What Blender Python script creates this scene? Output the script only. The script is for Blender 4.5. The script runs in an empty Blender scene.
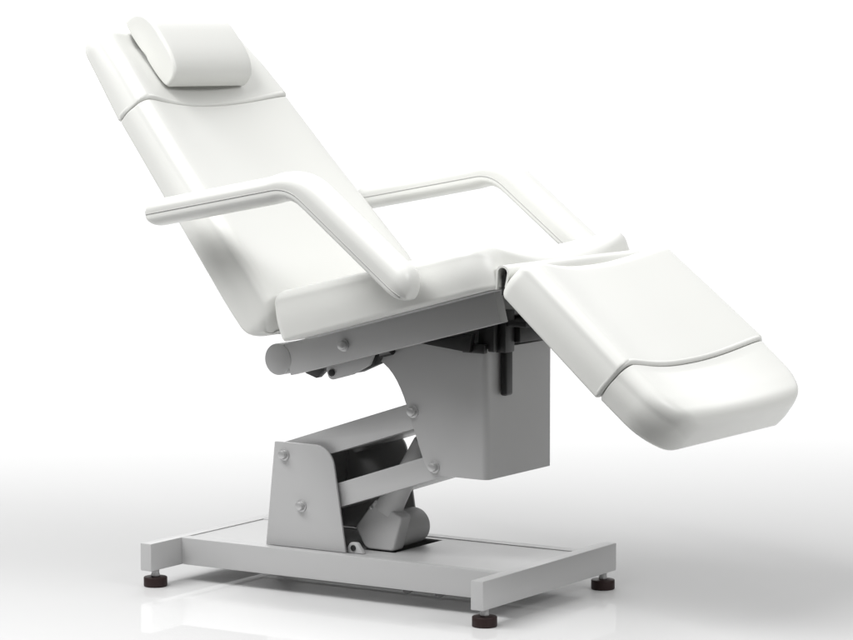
import bpy, bmesh, math
from mathutils import Vector, Matrix

sc = bpy.context.scene
COL = sc.collection
R = math.radians

# ------------------------------------------------------------------ materials
def principled(name, color, rough=.5, metal=0.0, spec=.5, coat=0.0):
    m = bpy.data.materials.new(name)
    m.use_nodes = True
    b = m.node_tree.nodes['Principled BSDF']
    b.inputs['Base Color'].default_value = (*color, 1)
    b.inputs['Roughness'].default_value = rough
    b.inputs['Metallic'].default_value = metal
    b.inputs['Specular IOR Level'].default_value = spec
    b.inputs['Coat Weight'].default_value = coat
    return m

def grain(m, scale, strength, dist=.001, rough_lo=None, rough_hi=None, detail=4.0, stretch=None):
    """fine procedural relief and gloss variation, in object space"""
    nt = m.node_tree
    b = nt.nodes['Principled BSDF']
    tc = nt.nodes.new('ShaderNodeTexCoord')
    src = tc.outputs['Object']
    if stretch:
        mp = nt.nodes.new('ShaderNodeMapping')
        mp.inputs['Scale'].default_value = stretch
        nt.links.new(src, mp.inputs['Vector'])
        src = mp.outputs['Vector']
    n = nt.nodes.new('ShaderNodeTexNoise')
    n.inputs['Scale'].default_value = scale
    n.inputs['Detail'].default_value = detail
    nt.links.new(src, n.inputs['Vector'])
    bp = nt.nodes.new('ShaderNodeBump')
    bp.inputs['Strength'].default_value = strength
    bp.inputs['Distance'].default_value = dist
    nt.links.new(n.outputs['Fac'], bp.inputs['Height'])
    nt.links.new(bp.outputs['Normal'], b.inputs['Normal'])
    if rough_lo is not None:
        n2 = nt.nodes.new('ShaderNodeTexNoise')
        n2.inputs['Scale'].default_value = 9.0
        n2.inputs['Detail'].default_value = 3.0
        nt.links.new(tc.outputs['Object'], n2.inputs['Vector'])
        mr = nt.nodes.new('ShaderNodeMapRange')
        mr.inputs['To Min'].default_value = rough_lo
        mr.inputs['To Max'].default_value = rough_hi
        nt.links.new(n2.outputs['Fac'], mr.inputs['Value'])
        nt.links.new(mr.outputs['Result'], b.inputs['Roughness'])

VINYL = principled('white_vinyl', (.66, .663, .638), .36, spec=.4)
grain(VINYL, 420, .05, .0006, .33, .42)
STEEL = principled('grey_painted_steel', (.42, .42, .42), .40, metal=.15, spec=.4)
grain(STEEL, 900, .05, .0003, .38, .48)
ZINC = principled('zinc_bolt', (.46, .46, .46), .36, metal=.5)
grain(ZINC, 600, .05, .0003)
CAST = principled('grey_cast_housing', (.46, .46, .46), .45, spec=.4)
grain(CAST, 700, .08, .0004)
BLACK = principled('black_plastic', (.012, .012, .012), .4)
grain(BLACK, 700, .1, .0004)
DARK = principled('dark_steel', (.09, .09, .09), .45, metal=.3)
grain(DARK, 700, .1, .0004)
BROWN = principled('brown_rubber', (.016, .006, .0055), .55, spec=.3)
grain(BROWN, 500, .15, .0005)
FLOOR = principled('white_gloss_floor', (.76, .76, .76), .03, spec=1.0)

# ------------------------------------------------------------------ helpers
def link(name, bm, mat, parent=None, smooth=True, angle=40):
    me = bpy.data.meshes.new(name)
    bmesh.ops.recalc_face_normals(bm, faces=bm.faces)
    bm.to_mesh(me); bm.free()
    me.materials.append(mat)
    for p in me.polygons:
        p.use_smooth = smooth
    if smooth and angle:
        try:
            me.set_sharp_from_angle(angle=R(angle))
        except Exception:
            pass
    o = bpy.data.objects.new(name, me)
    COL.objects.link(o)
    if parent:
        o.parent = parent
    return o

def bevel_edges(bm, edges, off, seg=2):
    if edges:
        bmesh.ops.bevel(bm, geom=list(edges), offset=off, segments=seg, profile=.5,
                        affect='EDGES', clamp_overlap=True)

def add_box(bm, x0, x1, y0, y1, z0, z1, bev=.002, seg=2):
    t = bmesh.new()
    vs = [t.verts.new((x, y, z)) for x in (x0, x1) for y in (y0, y1) for z in (z0, z1)]
    for f in ((0, 1, 3, 2), (4, 6, 7, 5), (0, 4, 5, 1), (2, 3, 7, 6), (0, 2, 6, 4), (1, 5, 7, 3)):
        t.faces.new([vs[i] for i in f])
    bmesh.ops.recalc_face_normals(t, faces=t.faces)
    if bev:
        bevel_edges(t, t.edges, bev, seg)
    merge(bm, t)

def merge(bm, t):
    me = bpy.data.meshes.new('tmp')
    t.to_mesh(me); t.free()
    bm.from_mesh(me)
    bpy.data.meshes.remove(me)

def add_prism(bm, poly, y0, y1, bev=.0015, seg=2, round_at=(), round_r=.012):
    """polygon in XZ extruded along Y; vertices whose index is in round_at get a wide bevel along their Y edges"""
    t = bmesh.new()
    a = [t.verts.new((x, y0, z)) for x, z in poly]
    b = [t.verts.new((x, y1, z)) for x, z in poly]
    n = len(poly)
    t.faces.new(a); t.faces.new(list(reversed(b)))
    for i in range(n):
        j = (i+1) % n
        t.faces.new((a[j], a[i], b[i], b[j]))
    bmesh.ops.recalc_face_normals(t, faces=t.faces)
    if bev:
        rim = [e for e in t.edges if abs(e.verts[0].co.y-e.verts[1].co.y) < 1e-6]
        bevel_edges(t, rim, bev, seg)
    merge(bm, t)

def arc(cx, cz, r, a0, a1, n=10):
    return [(cx+r*math.cos(R(a0+(a1-a0)*i/n)), cz+r*math.sin(R(a0+(a1-a0)*i/n))) for i in range(n+1)]

def round_poly(pts, radii, n=8):
    """polygon with filleted corners"""
    out = []
    N = len(pts)
    for i, (p, r) in enumerate(zip(pts, radii)):
        p = Vector(p); a = Vector(pts[i-1]); c = Vector(pts[(i+1) % N])
        if r <= 0:
            out.append(tuple(p)); continue
        u = (a-p).normalized(); v = (c-p).normalized()
        ang = math.acos(max(-1, min(1, u.dot(v))))
        d = r/math.tan(ang/2)
        d = min(d, .48*(a-p).length, .48*(c-p).length)
        rr = d*math.tan(ang/2)
        cen = p+(u+v).normalized()*(rr/math.sin(ang/2))
        s = p+u*d-cen; e = p+v*d-cen
        a0 = math.atan2(s.y, s.x); a1 = math.atan2(e.y, e.x)
        da = (a1-a0+math.pi) % (2*math.pi)-math.pi
        for k in range(n+1):
            t = a0+da*k/n
            out.append((cen.x+rr*math.cos(t), cen.y+rr*math.sin(t)))
    return out

def add_lathe(bm, prof, origin, axis, seg=32):
    """profile of (radius, height) turned about an axis"""
    ax = Vector(axis).normalized()
    M = Matrix.Translation(origin) @ ax.to_track_quat('Z', 'Y').to_matrix().to_4x4()
    rings = []
    for r, h in prof:
        if r < 1e-6:
            rings.append([bm.verts.new(M @ Vector((0, 0, h)))])
        else:
            rings.append([bm.verts.new(M @ Vector((r*math.cos(2*math.pi*k/seg), r*math.sin(2*math.pi*k/seg), h))) for k in range(seg)])
    for A, B in zip(rings, rings[1:]):
        for k in range(seg):
            l = (k+1) % seg
            if len(A) == 1 and len(B) > 1:
                bm.faces.new((A[0], B[k], B[l]))
            elif len(B) == 1 and len(A) > 1:
                bm.faces.new((A[k], A[l], B[0]))
            elif len(A) > 1:
                bm.faces.new((A[k], A[l], B[l], B[k]))

def round_end_profile(r, h0, h1, bev):
    p = [(0, h0)]
    for k in range(5):
        a = R(90*k/4)
        p.append((r-bev+bev*math.sin(a), h0+bev-bev*math.cos(a)))
    for k in range(5):
        a = R(90*k/4)
        p.append((r-bev+bev*math.cos(a), h1-bev+bev*math.sin(a)))
    p.append((0, h1))
    return p

def add_tube_path(bm, pts, r, seg=10, closed=False):
    pts = [Vector(p) for p in pts]
    n = len(pts)
    rings = []
    prev = None
    for i, p in enumerate(pts):
        a = pts[max(i-1, 0)]; b = pts[min(i+1, n-1)]
        t = (b-a).normalized()
        if prev is None:
            u = t.orthogonal().normalized()
        else:
            u = (prev-t*prev.dot(t)).normalized()
        prev = u
        v = t.cross(u)
        rings.append([bm.verts.new(p+u*(r*math.cos(2*math.pi*k/seg))+v*(r*math.sin(2*math.pi*k/seg))) for k in range(seg)])
    for A, B in zip(rings, rings[1:]):
        for k in range(seg):
            l = (k+1) % seg
            bm.faces.new((A[k], A[l], B[l], B[k]))
    bm.faces.new(rings[0]); bm.faces.new(list(reversed(rings[-1])))

# ------------------------------------------------------------------ cushions
def section(w, tb, tt, rx, rt, rb, dip, m_valley=40, bulge=.004):
    """closed cross-section; returns matching top and bottom outlines from -w to +w"""
    H = tt-tb
    rt = min(rt, H*.62); rb = min(rb, H*.3)
    tm = tb+(H-rt+rb)*.5
    top = []
    for k in range(6):                                   # straight side
        f = k/6
        top.append((-w-bulge*math.cos(f*math.pi/2)*1.0+bulge, tm+(tt-rt-tm)*f))
    for k in range(11):                                  # rounded shoulder
        a = R(90*k/10)
        top.append((-w+bulge+rx*(1-math.cos(a)), tt-rt+rt*math.sin(a)))
    wc = w-bulge-rx
    for k in range(1, m_valley):
        y = -wc+2*wc*k/m_valley
        v = abs(y/wc)
        top.append((y, tt-dip*(1-v**2.3)**1.4))
    left = top[:17]
    top = top+[(-y, t) for y, t in reversed(left)]
    M = len(top)
    bot = []
    side = []
    for k in range(5):
        f = k/5
        side.append((-w-bulge*math.cos(f*math.pi/2)+bulge, tm+(tb+rb-tm)*f))
    for k in range(7):
        a = R(90*k/6)
        side.append((-w+bulge+rb*(1-math.cos(a)), tb+rb-rb*math.sin(a)))
    nb = M-2*len(side)
    y0 = side[-1][0]
    mid = [(y0+(-2*y0)*(k+1)/(nb+1), tb) for k in range(nb)]
    bot = side+mid+[(-y, t) for y, t in reversed(side)]
    return top, bot

def lerp_table(tab, s):
    if s <= tab[0][0]: return tab[0][1]
    for (a, u), (b, v) in zip(tab, tab[1:]):
        if s <= b:
            return u+(v-u)*(s-a)/(b-a)
    return tab[-1][1]

def qr(r, e):
    """how far a rounded edge of radius r falls back at distance e from the end"""
    if r <= 0 or e >= r: return 0.0
    return r-math.sqrt(max(0, r*r-(r-e)**2))

def cushion(name, O, d, n, s0, s1, W, TB, TT, rx=.045, rt=.04, rb=.012, dip=.03,
            end0=(.02, .015, .03), end1=(.02, .015, .03), parent=None, mat=None, N=60, shape=None, bulge=.004):
    """lofted upholstery; end = (top rounding, bottom rounding, plan corner radius)"""
    O = Vector(O); d = Vector(d); n = Vector(n)
    L = s1-s0
    st = []
    m0 = max(end0); m1 = max(end1)
    for k in range(19):
        st.append(s0+m0*(1-math.cos(R(90*k/18))))
    K = 16
    for k in range(1, K):
        st.append(s0+m0+(L-m0-m1)*k/K)
    for k in range(19):
        st.append(s1-m1*(1-math.sin(R(90*k/18))) if False else s1-m1*(1-math.cos(R(90*(18-k)/18))))
    bm = bmesh.new()
    rows = []
    for s in st:
        e0, e1 = s-s0, s1-s
        w = lerp_table(W, s)-qr(end0[2], e0)-qr(end1[2], e1)
        tt = lerp_table(TT, s)-qr(end0[0], e0)-qr(end1[0], e1)
        tb = lerp_table(TB, s)+qr(end0[1], e0)+qr(end1[1], e1)
        dp = dip(s) if callable(dip) else dip
        top, bot = section(w, tb, tt, rx, rt, rb, dp, bulge=bulge)
        if shape:
            top = [shape(s, y, t, True) for y, t in top]
            bot = [shape(s, y, t, False) for y, t in bot]
        mk = lambda y, t: bm.verts.new(O+d*s+n*t+Vector((0, y, 0)))
        a = [mk(y, t) for y, t in top]
        b = [a[0]]+[mk(y, t) for y, t in bot[1:-1]]+[a[-1]]
        rows.append((a, b))
    for (a, b), (c, e) in zip(rows, rows[1:]):
        for i in range(len(a)-1):
            bm.faces.new((a[i], a[i+1], c[i+1], c[i]))
            bm.faces.new((b[i+1], b[i], e[i], e[i+1]))
    for a, b in (rows[0], rows[-1]):
        for i in range(len(a)-1):
            if i == 0:
                bm.faces.new((a[0], a[1], b[1]))
            elif i == len(a)-2:
                bm.faces.new((a[i], a[i+1], b[i]))
            else:
                bm.faces.new((a[i], a[i+1], b[i+1], b[i]))
    return link(name, bm, mat or VINYL, parent, angle=60)

def welt(O, d, n, s, W, TB, TT, rx, rt, rb, dip, r, parent, grow=.0):
    """rolled seam welt that follows the top and both sides of a cushion's section"""
    O = Vector(O); d = Vector(d); n = Vector(n)
    top, bot = section(W+grow, TB, TT+grow, rx, rt, rb, dip)
    half = [p for p in bot[:5]][::-1]
    path = half[:-1]+top+[(-y, t) for y, t in half[::-1][1:]]
    bm = bmesh.new()
    add_tube_path(bm, [O+d*s+n*t+Vector((0, y, 0)) for y, t in path], r, 10)
    return link('piping', bm, VINYL, parent, angle=60)

# ------------------------------------------------------------------ floor
bm = bmesh.new()
# a white sweep that starts in front of the chair and runs back to the horizon, square to the line of sight
VA = .566616
FD = Vector((-math.sin(VA), math.cos(VA), 0)); FR = Vector((math.cos(VA), math.sin(VA), 0))
vs = [bm.verts.new(FD*a+FR*b) for a, b in ((-.80, -60), (-.80, 60), (400, 400), (400, -400))]
bm.faces.new(vs)
fl = link('floor', bm, FLOOR, smooth=False)
fl['kind'] = 'structure'

# ------------------------------------------------------------------ the chair
chair = bpy.data.objects.new('treatment_chair', None)
COL.objects.link(chair)
chair.location = (0, 0, 0)
chair['label'] = 'white vinyl reclining treatment chair with padded armrests on a grey steel lift base'
chair['category'] = 'treatment chair'

# --- base frame
XL, XR, W2, INS, BW = -.499, .3663, .2766, .1085, .0293
Z0, Z1 = .037, .097
bm = bmesh.new()
add_box(bm, XL, XL+BW, -W2, W2, Z0, Z1, .002)
add_box(bm, XR-BW, XR, -W2, W2, Z0, Z1, .002)
for s in (-1, 1):
    a, b = sorted((s*(W2-INS), s*(W2-INS-.03)))
    add_box(bm, XL+BW-.001, XR-BW+.001, a, b, Z0+.0005, Z1-.0005, .002)
link('base_frame', bm, STEEL, chair)

# base plate with the slot the motor dips into
bm = bmesh.new()
px0, px1, py = XL+BW-.004, XR-BW+.004, W2-INS-.026
zt = Z1-.0025
xs = [px0, -.056, .024, px1]; ys = [-py, -.075, .118, py]
for i in range(3):
    for j in range(3):
        if i == 1 and j == 1:
            continue
        v = [bm.verts.new((x, y, zt)) for x, y in ((xs[i], ys[j]), (xs[i+1], ys[j]), (xs[i+1], ys[j+1]), (xs[i], ys[j+1]))]
        bm.faces.new(v)
bmesh.ops.remove_doubles(bm, verts=bm.verts, dist=1e-5)
ret = bmesh.ops.extrude_face_region(bm, geom=list(bm.faces))
for v in [g for g in ret['geom'] if isinstance(g, bmesh.types.BMVert)]:
    v.co.z -= .004
link('base_plate', bm, STEEL, chair, angle=30)

# added belly plate, evens out the frame's reflection in the floor, and two brackets under it
bm = bmesh.new()
add_box(bm, XL+BW-.004, XR-BW+.004, -(W2-INS-.026), W2-INS-.026, Z0+.002, Z0+.006, .0005)
link('added_belly_plate', bm, STEEL, chair)
for x in (.085, .165):
    bm = bmesh.new()
    add_prism(bm, [(x, .05), (x, .026), (x+.012, .024), (x+.032, .036), (x+.032, .05)], -.137, -.128, .001)
    link('frame_bracket', bm, DARK, chair)

# --- levelling feet
def foot(x, y):
    bm = bmesh.new()
    add_lathe(bm, round_end_profile(.0085, .012, .0372, .001), (x, y, 0), (0, 0, 1), 24)
    add_lathe(bm, [(0, .0235), (.0105, .0235), (.0105, .0275), (0, .0275)], (x, y, 0), (0, 0, 1), 6)
    f = link('foot', bm, ZINC, chair, angle=30)
    bm = bmesh.new()
    add_lathe(bm, [(0, 0), (.0240, 0), (.0252, .0008), (.0256, .0022), (.0256, .0188), (.0252, .0202), (.0240, .0210), (.010, .0225), (0, .0225)],
              (x, y, 0), (0, 0, 1), 40)
    link('rubber_pad', bm, BROWN, f, angle=50)
for x in (XL+.0165, XR-.0155):
    for y in (-.245, .245):
        foot(x, y)

# --- bolts
def bolt(parent, x, z, yface, sgn=-1, r=.0105, length=.013, name='bolt'):
    bm = bmesh.new()
    ax = (0, sgn, 0)
    add_lathe(bm, [(0, -.002), (r*1.25, -.002), (r*1.25, .0018), (r*1.1, .0025), (0, .0025)], (x, yface, z), ax, 28)
    add_lathe(bm, [(0, .002), (r*.95, .002), (r*.95, length*.72), (r*.82, length*.92), (r*.60, length), (0, length*1.02)],
              (x, yface, z), ax, 20)
    return link(name, bm, ZINC, parent, angle=35)

# --- lift bracket: two side plates and a rear web
PL = round_poly([(-.260, .0975), (-.054, .0975), (-.090, .322), (-.236, .322)], [0, 0, .05, .003], 14)
sp = []
for s in (-1, 1):
    bm = bmesh.new()
    a, b = sorted((s*.145, s*.139))
    add_prism(bm, PL, a, b, .0012)
    o = link('side_plate', bm, STEEL, chair)
    sp.append(o)
    bolt(o, -.211, .2955, s*.145, s)
    bolt(o, -.167, .1885, s*.145, s)
bm = bmesh.new()
add_prism(bm, [(-.2595, .0975), (-.2545, .0975), (-.2308, .315), (-.2358, .315)], -.1388, .1388, .0008)
link('rear_web', bm, STEEL, chair)

# --- parallel link arms (channels)
def link_arm(p, q, half, y, ext0, ext1, lip, up):
    p = Vector(p); q = Vector(q)
    d = (q-p).normalized(); n = Vector((-d.y, d.x))
    a = p-d*ext0; b = q+d*ext1
    bm = bmesh.new()
    for s in (-1, 1):
        u0, u1 = sorted((s*y, s*(y-.005)))
        poly = round_poly([tuple(a-n*half), tuple(b-n*half), tuple(b+n*half), tuple(a+n*half)], [.012, .012, .012, .012], 6)
        add_prism(bm, poly, u0, u1, .001)
    for sg, cut in ((1, .016), (-1, lip)):
        w = n*(half-.0005)*sg
        k = -n*.005*sg
        a2 = a+d*cut; b2 = b-d*.016
        add_prism(bm, [tuple(a2+w), tuple(b2+w), tuple(b2+w+k), tuple(a2+w+k)], -(y-.0048), y-.0048, .0005)
    return link('link_arm', bm, STEEL, chair)
UA = link_arm((-.208, .2965), (.112, .400), .0265, .130, .018, .025, .12, True)
LA = link_arm((-.163, .189), (.158, .295), .0250, .130, .018, .033, .016, True)

# --- column housing
CB = .1335
poly = [(-.042, .5256), (-.0167, .5222), (.0035, .5175), (.020, .5118), (.0351, .5040), (.0480, .4940), (.0585, .4830), (.0680, .4700),
        (.0770, .4545), (.0855, .4370), (.0935, .4170), (.1247, .3320), (.1370, .3000), (.1430, .2905), (.1520, .2835), (.1640, .2795), (.1790, .2780)]
poly += [(.2885, .2770), (.2885, .546), (.16, .575), (-.042, .532)]
t = bmesh.new()
a = [t.verts.new((x, -CB, z)) for x, z in poly]
b = [t.verts.new((x, CB, z)) for x, z in poly]
n_ = len(poly)
t.faces.new(a); t.faces.new(list(reversed(b)))
for i in range(n_):
    j = (i+1) % n_
    t.faces.new((a[j], a[i], b[i], b[j]))
bmesh.ops.recalc_face_normals(t, faces=t.faces)
wide = [e for e in t.edges if all(abs(v.co.x-.2885) < 1e-5 for v in e.verts) and abs(e.verts[0].co.z-e.verts[1].co.z) > .1]
bevel_edges(t, wide, .014, 6)
column = link('column', t, STEEL, chair, angle=35)
bolt(column, .1085, .4075, -CB)
bolt(column, .1605, .2955, -CB)
bolt(column, .1085, .4075, CB, 1)
bolt(column, .1605, .2955, CB, 1)

# --- lift actuator: gearbox, motor, tube
bm = bmesh.new()
gp = round_poly([(-.077, .141), (-.025, .206), (.042, .171), (.021, .0965), (-.050, .0965)], [.010, .008, .008, .010, .022], 5)
add_prism(bm, gp, -.075, -.035, .005, 3)
act = link('actuator', bm, CAST, chair)
bm = bmesh.new()
add_lathe(bm, round_end_profile(.0385, -.040, .066, .010), (-.010, 0, .134), (0, 1, 0), 40)
link('motor', bm, CAST, act)
bm = bmesh.new()
P0 = Vector((-.008, -.052, .180)); P1 = Vector((.086, -.052, .333))
ax = (P1-P0)
L = ax.length
add_lathe(bm, [(0, 0), (.030, 0), (.030, .012), (.0275, .028), (.0250, .06), (.0245, .09), (.0240, L-.004), (.0225, L), (0, L)], P0, ax, 36)
link('actuator_tube', bm, CAST, act)
bm = bmesh.new()
add_lathe(bm, [(0, L), (.016, L), (.016, L+.07), (0, L+.07)], P0, ax, 24)
link('actuator_rod', bm, BLACK, act)
bolt(act, -.034, .186, -.0745, -1, .004, .006, 'screw')
bm = bmesh.new()
add_prism(bm, round_poly([(-.066, .0955), (-.020, .0955), (-.036, .118), (-.054, .118)], [0, 0, .009, .009], 5), -.128, -.118, .001)
cl = link('clevis', bm, CAST, chair)
bm = bmesh.new()
add_lathe(bm, round_end_profile(.0062, -.002, .003, .001), (-.045, -.128, .1065), (0, -1, 0), 20)
link('pivot_pin', bm, BLACK, cl)

# --- seat frame
SD = Vector((.9668, 0, .2555)); SN = Vector((-.2555, 0, .9668))
def seat_pt(s, t): return (SD.x*s+SN.x*t, SD.z*s+SN.z*t)
RY = .21
bm = bmesh.new()
for sg in (-1, 1):
    y0, y1 = sorted((sg*RY, sg*(RY-.03)))
    add_prism(bm, [seat_pt(-.022, .497), seat_pt(.510, .497), seat_pt(.510, .5640), seat_pt(-.022, .5640)], y0, y1, .002)
for s in (.12, .40):
    add_prism(bm, [seat_pt(s, .515), seat_pt(s+.04, .515), seat_pt(s+.04, .5595), seat_pt(s, .5595)], -(RY-.029), RY-.029, .001)
add_prism(bm, [seat_pt(.07, .5600), seat_pt(.53, .5600), seat_pt(.53, .5680), seat_pt(.07, .5680)], -.26, .26, .001)
sf = link('seat_frame', bm, STEEL, chair)
bx, bz = seat_pt(.127, .531)
bolt(sf, bx, bz, -RY); bolt(sf, bx, bz, RY, 1)
bm = bmesh.new()
tx, tz = -.180, .5070
add_lathe(bm, round_end_profile(.0335, -RY-.001, RY+.001, .0015), (tx, 0, tz), (0, 1, 0), 48)
link('pivot_tube', bm, STEEL, sf, angle=35)

# backrest actuator bracket under the rail
bm = bmesh.new()
bp = round_poly([(-.088, .490), (-.078, .464), (-.020, .480), (.022, .502), (.036, .532), (-.05, .520)], [.008, .012, .02, .012, 0, 0], 6)
add_prism(bm, bp, -.168, -.158, .0015)
rb_ = link('recline_bracket', bm, CAST, chair)
bm = bmesh.new()
add_lathe(bm, round_end_profile(.0075, -.002, .004, .001), (-.071, -.168, .481), (0, -1, 0), 20)
link('pivot_pin', bm, BLACK, rb_)
bm = bmesh.new()
add_prism(bm, [(-.158, .486), (-.148, .474), (-.122, .4655), (-.095, .490), (-.10, .505), (-.15, .500)], -.155, -.130, .002)
add_prism(bm, [(-.02, .482), (.026, .502), (.046, .535), (.03, .54)], -.157, -.12, .002)
add_lathe(bm, round_end_profile(.014, 0, .20, .003), (-.13, -.143, .487), Vector((.95, 0, .25)), 20)
link('recline_actuator', bm, BLACK, chair)

# black hinge mechanism and release lever above the column
bm = bmesh.new()
add_prism(bm, [(.135, .5525), (.255, .5395), (.262, .578), (.19, .5665)], -.150, -.136, .001)
add_box(bm, .232, .285, -.140, -.100, .5375, .556, .002)
add_box(bm, .262, .300, -.127, -.110, .5405, .600, .003)
add_box(bm, .289, .315, -.106, -.068, .538, .625, .003)
add_box(bm, .291, .325, -.064, .12, .556, .600, .003)
add_box(bm, .20, .36, -.10, .13, .592, .6035, .002)
mech = link('hinge_mechanism', bm, BLACK, chair)
bm = bmesh.new()
add_box(bm, .292, .308, -.090, -.062, .4475, .548, .005, 3)
link('release_lever', bm, BLACK, mech)

# --- seat cushion
seat = cushion('seat_cushion', (0, 0, 0), SD, SN, .042, .572,
               [(.042, .318), (.50, .320), (.572, .318)], [(0, .5625), (1, .5625)],
               [(.04, .667), (.3, .660), (.45, .6555), (.58, .653)],
               rx=.030, rt=.022, rb=.010, dip=lambda s: .026+.005*min(1, max(0, (s-.35)/.2)),
               end0=(.022, .010, .020), end1=(.035, .010, .065), parent=chair)

# --- backrest
BD = Vector((-.628, 0, .778)); BN = Vector((.778, 0, .628))
back = cushion('back_cushion', (0, 0, 0), BD, BN, .532, 1.1240,
               [(.53, .312), (.64, .313), (1.13, .277)], [(.53, .2005), (1.2, .2005)],
               [(.53, .300), (.66, .303), (.95, .288), (1.13, .283)],
               rx=.026, rt=.024, rb=.012, dip=lambda s: .030,
               end0=(.06, .055, .035), end1=(.006, .006, .004), parent=chair)
head = cushion('head_cushion', (0, 0, 0), BD, BN, 1.1245, 1.340,
               [(1.125, .279), (1.35, .249)], [(1.13, .1985), (1.34, .204)],
               [(1.13, .287), (1.22, .284), (1.34, .272)],
               rx=.024, rt=.024, rb=.012, dip=lambda s: .036-.024*min(1, max(0, (s-1.285)/.05)),
               end0=(.010, .006, .004), end1=(.032, .026, .044), parent=chair)
welt((0, 0, 0), BD, BN, 1.1305, .2775, .1985, .2855, .024, .024, .012, .036, .0072, head, -.0055)

# head pillow: a D-shaped bolster strapped to the headrest
bm = bmesh.new()
prof = []
NP = 56
for k in range(NP):
    a = 2*math.pi*k/NP
    c, s_ = math.cos(a), math.sin(a)
    e = 2/2.7
    u = math.copysign(abs(c)**e, c); v = math.copysign(abs(s_)**e, s_)
    if v < 0:
        prof.append((u*.0925, v*.010))
    else:
        # steeper towards the neck end
        prof.append((u*.0925, v*.055*(1.0-.06*u)))
ends = []
HL = .144
for k in range(8):
    f = k/7
    ends.append((-HL+.014*(1-math.sin(f*math.pi/2)), 1-.10*(1-math.sqrt(1-(1-f)**2))))
prof_rows = []
ys = []
for k in range(9):
    a = R(90*k/8)
    ys.append((-HL+.016*(1-math.sin(a)), .016*(1-math.cos(a))))
full = [(-HL+.009*(1-math.cos(R(90*k/8))), .009*(1-math.sin(R(90*k/8)))) for k in range(9)]
full += [(-HL+.009+(2*HL-.018)*k/12, 0) for k in range(1, 12)]
full += [(-y, i) for y, i in reversed(full[:9])]
rows = []
for y, ins in full:
    ring = []
    for u, v in prof:
        ln = math.hypot(u, v)
        f = (ln-ins)/ln
        sx, tt = 1.254-u*f, .2755+v*f
        ring.append(bm.verts.new(BD*sx+BN*tt+Vector((0, y, 0))))
    rows.append(ring)
for A, B in zip(rows, rows[1:]):
    for k in range(NP):
        l = (k+1) % NP
        bm.faces.new((A[k], A[l], B[l], B[k]))
bm.faces.new(rows[0]); bm.faces.new(list(reversed(rows[-1])))
link('head_pillow', bm, VINYL, chair, angle=50)

# --- leg and foot cushions
LO = (.642, 0, .4825); LD = Vector((.766, 0, -.643)); LN = Vector((.643, 0, .766))
leg = cushion('leg_cushion', LO, LD, LN, -.306, -.003,
              [(-.29, .298), (-.2, .304), (0, .316)], [(-.3, .0), (0, 0)], [(-.3, .096), (-.15, .097), (0, .097)],
              rx=.026, rt=.024, rb=.010, dip=lambda s: .030,
              end0=(.030, .020, .022), end1=(.008, .006, .004), parent=chair)
welt(LO, LD, LN, -.0075, .3145, 0, .0955, .026, .024, .010, .030, .0072, leg, -.0055)
def foot_shape(s, y, t, top):
    return (y, t)
fc = cushion('foot_cushion', LO, LD, LN, .0005, .161,
             [(0, .312), (.16, .305)], [(0, .002), (.10, .000), (.158, .000)], [(0, .093), (.10, .093), (.158, .090)],
             rx=.032, rt=.030, rb=.012, dip=lambda s: .030*max(0, 1-max(0, (s-.02)/.16)),
             end0=(.005, .006, .004), end1=(.032, .014, .095), parent=chair)

# --- connecting flap between seat and leg cushion (a bent sheet)
bm = bmesh.new()
mid = [(.3985, .684), (.3995, .70), (.4005, .712)]
mid += [(.4135+.013*math.cos(R(a)), .717+.013*math.sin(R(a))) for a in range(170, -1, -17)]
mid += [(.4245, .705), (.421, .690), (.428, .675), (.445, .665)]
th = .0022
outer, inner = [], []
for i, p in enumerate(mid):
    a = Vector(mid[max(i-1, 0)]); b = Vector(mid[min(i+1, len(mid)-1)])
    t_ = (b-a).normalized(); nn = Vector((-t_.y, t_.x))
    outer.append(tuple(Vector(p)+nn*th)); inner.append(tuple(Vector(p)-nn*th))
YF = .283
lo = [[bm.verts.new((x, y, z)) for x, z in outer] for y in (-YF, YF)]
li = [[bm.verts.new((x, y, z)) for x, z in inner] for y in (-YF, YF)]
for i in range(len(mid)-1):
    bm.faces.new((lo[0][i], lo[0][i+1], lo[1][i+1], lo[1][i]))
    bm.faces.new((li[0][i+1], li[0][i], li[1][i], li[1][i+1]))
    for q in (0, 1):
        bm.faces.new((lo[q][i], lo[q][i+1], li[q][i+1], li[q][i]))
for i in (0, len(mid)-1):
    bm.faces.new((lo[0][i], lo[1][i], li[1][i], li[0][i]))
link('connecting_flap', bm, VINYL, chair, angle=50)

# added black bar that stands in for the shade inside the fold
bm = bmesh.new()
add_prism(bm, round_poly([(.4050, .672), (.4185, .672), (.4195, .712), (.4055, .716)], [0, 0, .006, .006], 4), -.272, .272, .001)
link('fold_shade_bar', bm, BLACK, chair)

# --- leg support frame hidden under the leg cushion
bm = bmesh.new()
def leg_pt(s, t): return (LO[0]+LD.x*s+LN.x*t, LO[2]+LD.z*s+LN.z*t)
add_prism(bm, [leg_pt(-.27, -.001), leg_pt(-.27, -.022), leg_pt(.05, -.022), leg_pt(.05, -.001)], -.12, -.09, .001)
link('leg_support', bm, DARK, chair)
bm = bmesh.new()
add_prism(bm, [leg_pt(-.27, -.001), leg_pt(-.27, -.022), leg_pt(.05, -.022), leg_pt(.05, -.001)], .09, .12, .001)
link('leg_support', bm, DARK, chair)

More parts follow.
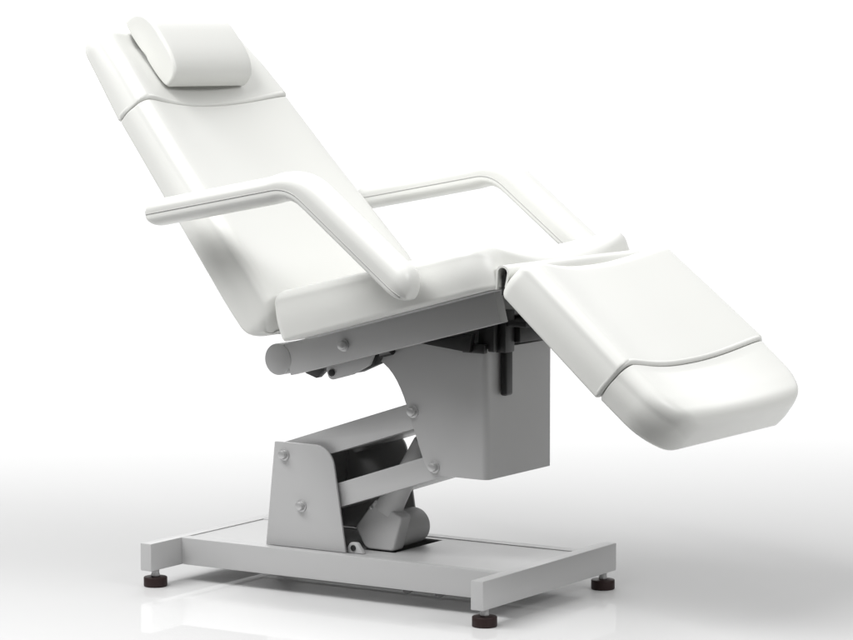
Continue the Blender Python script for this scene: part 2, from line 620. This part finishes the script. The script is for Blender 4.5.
# --- armrests
def armrest(sy):
    # centre path of the seam line in XZ: (x, z)
    A = Vector((-.372, .814)); B = Vector((-.003, .881)); C = Vector((.269, .667))
    r = .085
    u = (A-B).normalized(); v = (C-B).normalized()
    ang = math.acos(u.dot(v)); dd = r/math.tan(ang/2)
    cen = B+(u+v).normalized()*(r/math.sin(ang/2))
    s0 = B+u*dd; s1 = B+v*dd
    path = []
    for k in range(22): path.append(A+(s0-A)*(k/22))
    a0 = math.atan2((s0-cen).y, (s0-cen).x); a1 = math.atan2((s1-cen).y, (s1-cen).x)
    da = (a1-a0+math.pi) % (2*math.pi)-math.pi
    for k in range(20):
        t = a0+da*k/20
        path.append(cen+Vector((math.cos(t), math.sin(t)))*r)
    for k in range(21): path.append(s1+(C-s1)*(k/20))
    # cumulative length, extended at both ends so that the ends round off
    ls = [0]
    for p, q in zip(path, path[1:]): ls.append(ls[-1]+(q-p).length)
    Lt = ls[-1]
    lb = (s0-A).length+r*abs(da)*.5
    def at(l):
        for i in range(len(ls)-1):
            if l <= ls[i+1] or i == len(ls)-2:
                f = (l-ls[i])/(ls[i+1]-ls[i])
                return path[i]+(path[i+1]-path[i])*f, (path[i+1]-path[i]).normalized()
    samples = []
    m = 12
    R0, R1 = .030, .042
    for k in range(m+1): samples.append(R0*(1-math.cos(R(90*k/m))))
    K = 70
    for k in range(1, K): samples.append(R0+(Lt-R0-R1)*k/K)
    for k in range(m+1): samples.append(Lt-R1*(1-math.cos(R(90*(m-k)/m))))
    # smoothed tangents
    HW = .037
    bm = bmesh.new()
    rows = []
    for l in samples:
        p, _ = at(l)
        pa, _ = at(max(0, l-.012)); pb, _ = at(min(Lt, l+.012))
        t = (pb-pa).normalized(); n = Vector((-t.y, t.x))
        q0 = math.sqrt(max(0, 1-(max(0, R0-l)/R0)**2)); q1 = math.sqrt(max(0, 1-(max(0, R1-(Lt-l))/R1)**2))
        q = max(.02, q0*q1)
        f = min(1, max(0, (l-lb+.06)/.12)); f = f*f*(3-2*f)
        up = .029+.021*f
        dn = .027+(.016-.027)*f
        ring = []
        NS = 44
        for k in range(NS):
            a = 2*math.pi*(k+.5)/NS
            c, s_ = math.cos(a), math.sin(a)
            e = 2/2.6
            y = math.copysign(abs(c)**e, c)*HW*(.4+.6*q)*(1 if q > .03 else .6)
            z = math.copysign(abs(s_)**e, s_)*(up if s_ > 0 else dn)*q
            # seam groove on both flanks
            g = .0016*math.exp(-((k+.5-NS/2) % (NS/2)-0)**2*0) if abs(s_) < .1 else 0
            y -= math.copysign(g, y)
            ring.append(bm.verts.new((p.x+n.x*z, sy+y, p.y+n.y*z)))
        rows.append(ring)
    NS = len(rows[0])
    for A_, B_ in zip(rows, rows[1:]):
        for k in range(NS):
            l2 = (k+1) % NS
            bm.faces.new((A_[k], A_[l2], B_[l2], B_[k]))
    bm.faces.new(rows[0]); bm.faces.new(list(reversed(rows[-1])))
    o = link('armrest', bm, VINYL, chair, angle=70)
    # recessed dark seam line
    for side in (-1, 1):
        sb = bmesh.new()
        pts = []
        for l in samples[5:-5]:
            p, _ = at(l)
            q0 = math.sqrt(max(0, 1-(max(0, R0-l)/R0)**2)); q1 = math.sqrt(max(0, 1-(max(0, R1-(Lt-l))/R1)**2))
            q = max(.02, q0*q1)
            pts.append((p.x, sy+side*(HW*(.4+.6*q)-.0017), p.y))
        add_tube_path(sb, pts, .0012, 6)
        link('seam', sb, SEAM, o, angle=0)
    # hidden stub that carries the arm on the seat frame
    tb = bmesh.new()
    s = 1 if sy > 0 else -1
    px, pz = at(Lt-.07)[0]
    add_lathe(tb, round_end_profile(.011, 0, .10, .001), (px, sy, pz), (0, -s, 0), 20)
    link('arm_stub', tb, STEEL, o)
    return o
SEAM = principled('grey_seam_thread', (.42, .42, .41), .6)
grain(SEAM, 800, .1, .0003)
armrest(-.3915)
armrest(.3915)

# ------------------------------------------------------------------ camera
f_px, yaw, pitch, dist, tx_, tz_ = 2913.3778030, 0.5664551, 0.0908094, 6.1711412, 0.0566329, 0.5853156
vd = Vector((-math.sin(yaw)*math.cos(pitch), math.cos(yaw)*math.cos(pitch), -math.sin(pitch)))
cam = bpy.data.cameras.new('camera')
cam.sensor_width = 36
cam.sensor_fit = 'HORIZONTAL'
cam.lens = f_px/853*36
cam.clip_end = 2000
co = bpy.data.objects.new('camera', cam)
co.location = Vector((tx_, 0, tz_))-vd*dist
co.rotation_euler = vd.to_track_quat('-Z', 'Y').to_euler()
COL.objects.link(co)
sc.camera = co

# ------------------------------------------------------------------ studio light
w = bpy.data.worlds.new('World')
sc.world = w
w.use_nodes = True
nt = w.node_tree
bg = nt.nodes['Background']
tc = nt.nodes.new('ShaderNodeTexCoord')
sep = nt.nodes.new('ShaderNodeSeparateXYZ')
nt.links.new(tc.outputs['Generated'], sep.inputs[0])
def ramp(stops, src):
    rp = nt.nodes.new('ShaderNodeValToRGB')
    rp.color_ramp.interpolation = 'EASE'
    el = rp.color_ramp.elements
    el[0].position, el[0].color = stops[0][0], (*[stops[0][1]]*3, 1)
    el[1].position, el[1].color = stops[-1][0], (*[stops[-1][1]]*3, 1)
    for p_, v_ in stops[1:-1]:
        e_ = el.new(p_)
        e_.color = (v_, v_, v_, 1)
    nt.links.new(src, rp.inputs['Fac'])
    return rp.outputs['Color']
# the environment is white low behind the chair; the rest of the studio is dim below a bright ceiling
BACK = [(0.0, 1.6), (.103, 1.3), (.175, .12), (.215, .12), (.27, 1.5), (.6, 2.0), (1.0, .80)]  # dark band added for the floor reflections, bright band above it added as fill
ROOM = [(0.0, .03), (.25, .12), (.6, .55), (1.0, .80)]
dotn = nt.nodes.new('ShaderNodeVectorMath'); dotn.operation = 'DOT_PRODUCT'
nt.links.new(tc.outputs['Generated'], dotn.inputs[0])
dotn.inputs[1].default_value = (-math.sin(yaw), math.cos(yaw), 0)
side = ramp([(.62, 0.0), (.88, 1.0)], dotn.outputs['Value'])
mix = nt.nodes.new('ShaderNodeMixRGB')
nt.links.new(side, mix.inputs['Fac'])
nt.links.new(ramp(ROOM, sep.outputs['Z']), mix.inputs['Color1'])
nt.links.new(ramp(BACK, sep.outputs['Z']), mix.inputs['Color2'])
nt.links.new(mix.outputs['Color'], bg.inputs['Color'])
bg.inputs['Strength'].default_value = 1.0

def softbox(name, loc, target, sx, sy, power):
    l = bpy.data.lights.new(name, 'AREA')
    l.shape = 'RECTANGLE'; l.size = sx; l.size_y = sy; l.energy = power
    o = bpy.data.objects.new(name, l)
    o.location = loc
    o.rotation_euler = (Vector(target)-Vector(loc)).to_track_quat('-Z', 'Y').to_euler()
    COL.objects.link(o)
    return o
softbox('front_softbox', (-1.15, -2.6, 4.1), (.1, 0, .5), 4.4, 1.6, 232)
softbox('top_softbox', (.1, .5, 4.6), (.1, .2, .4), 5.0, 3.0, 22)
softbox('back_fill', (-2.6, 3.6, 3.8), (.3, .2, .2), 2.4, 1.4, 38)  # added fill lamp, lightens the floor and the base plate
softbox('right_fill', (4.4, -.6, 3.2), (.4, 0, .15), 1.8, 1.4, 95)  # added fill lamp, lifts the right-facing sides and the shadowed floor

# ------------------------------------------------------------------ output
sc.render.engine = 'CYCLES'
sc.cycles.use_denoising = True
sc.cycles.max_bounces = 10
sc.view_settings.view_transform = 'Standard'
sc.view_settings.look = 'None'
sc.view_settings.exposure = .12
sc.view_settings.gamma = 1
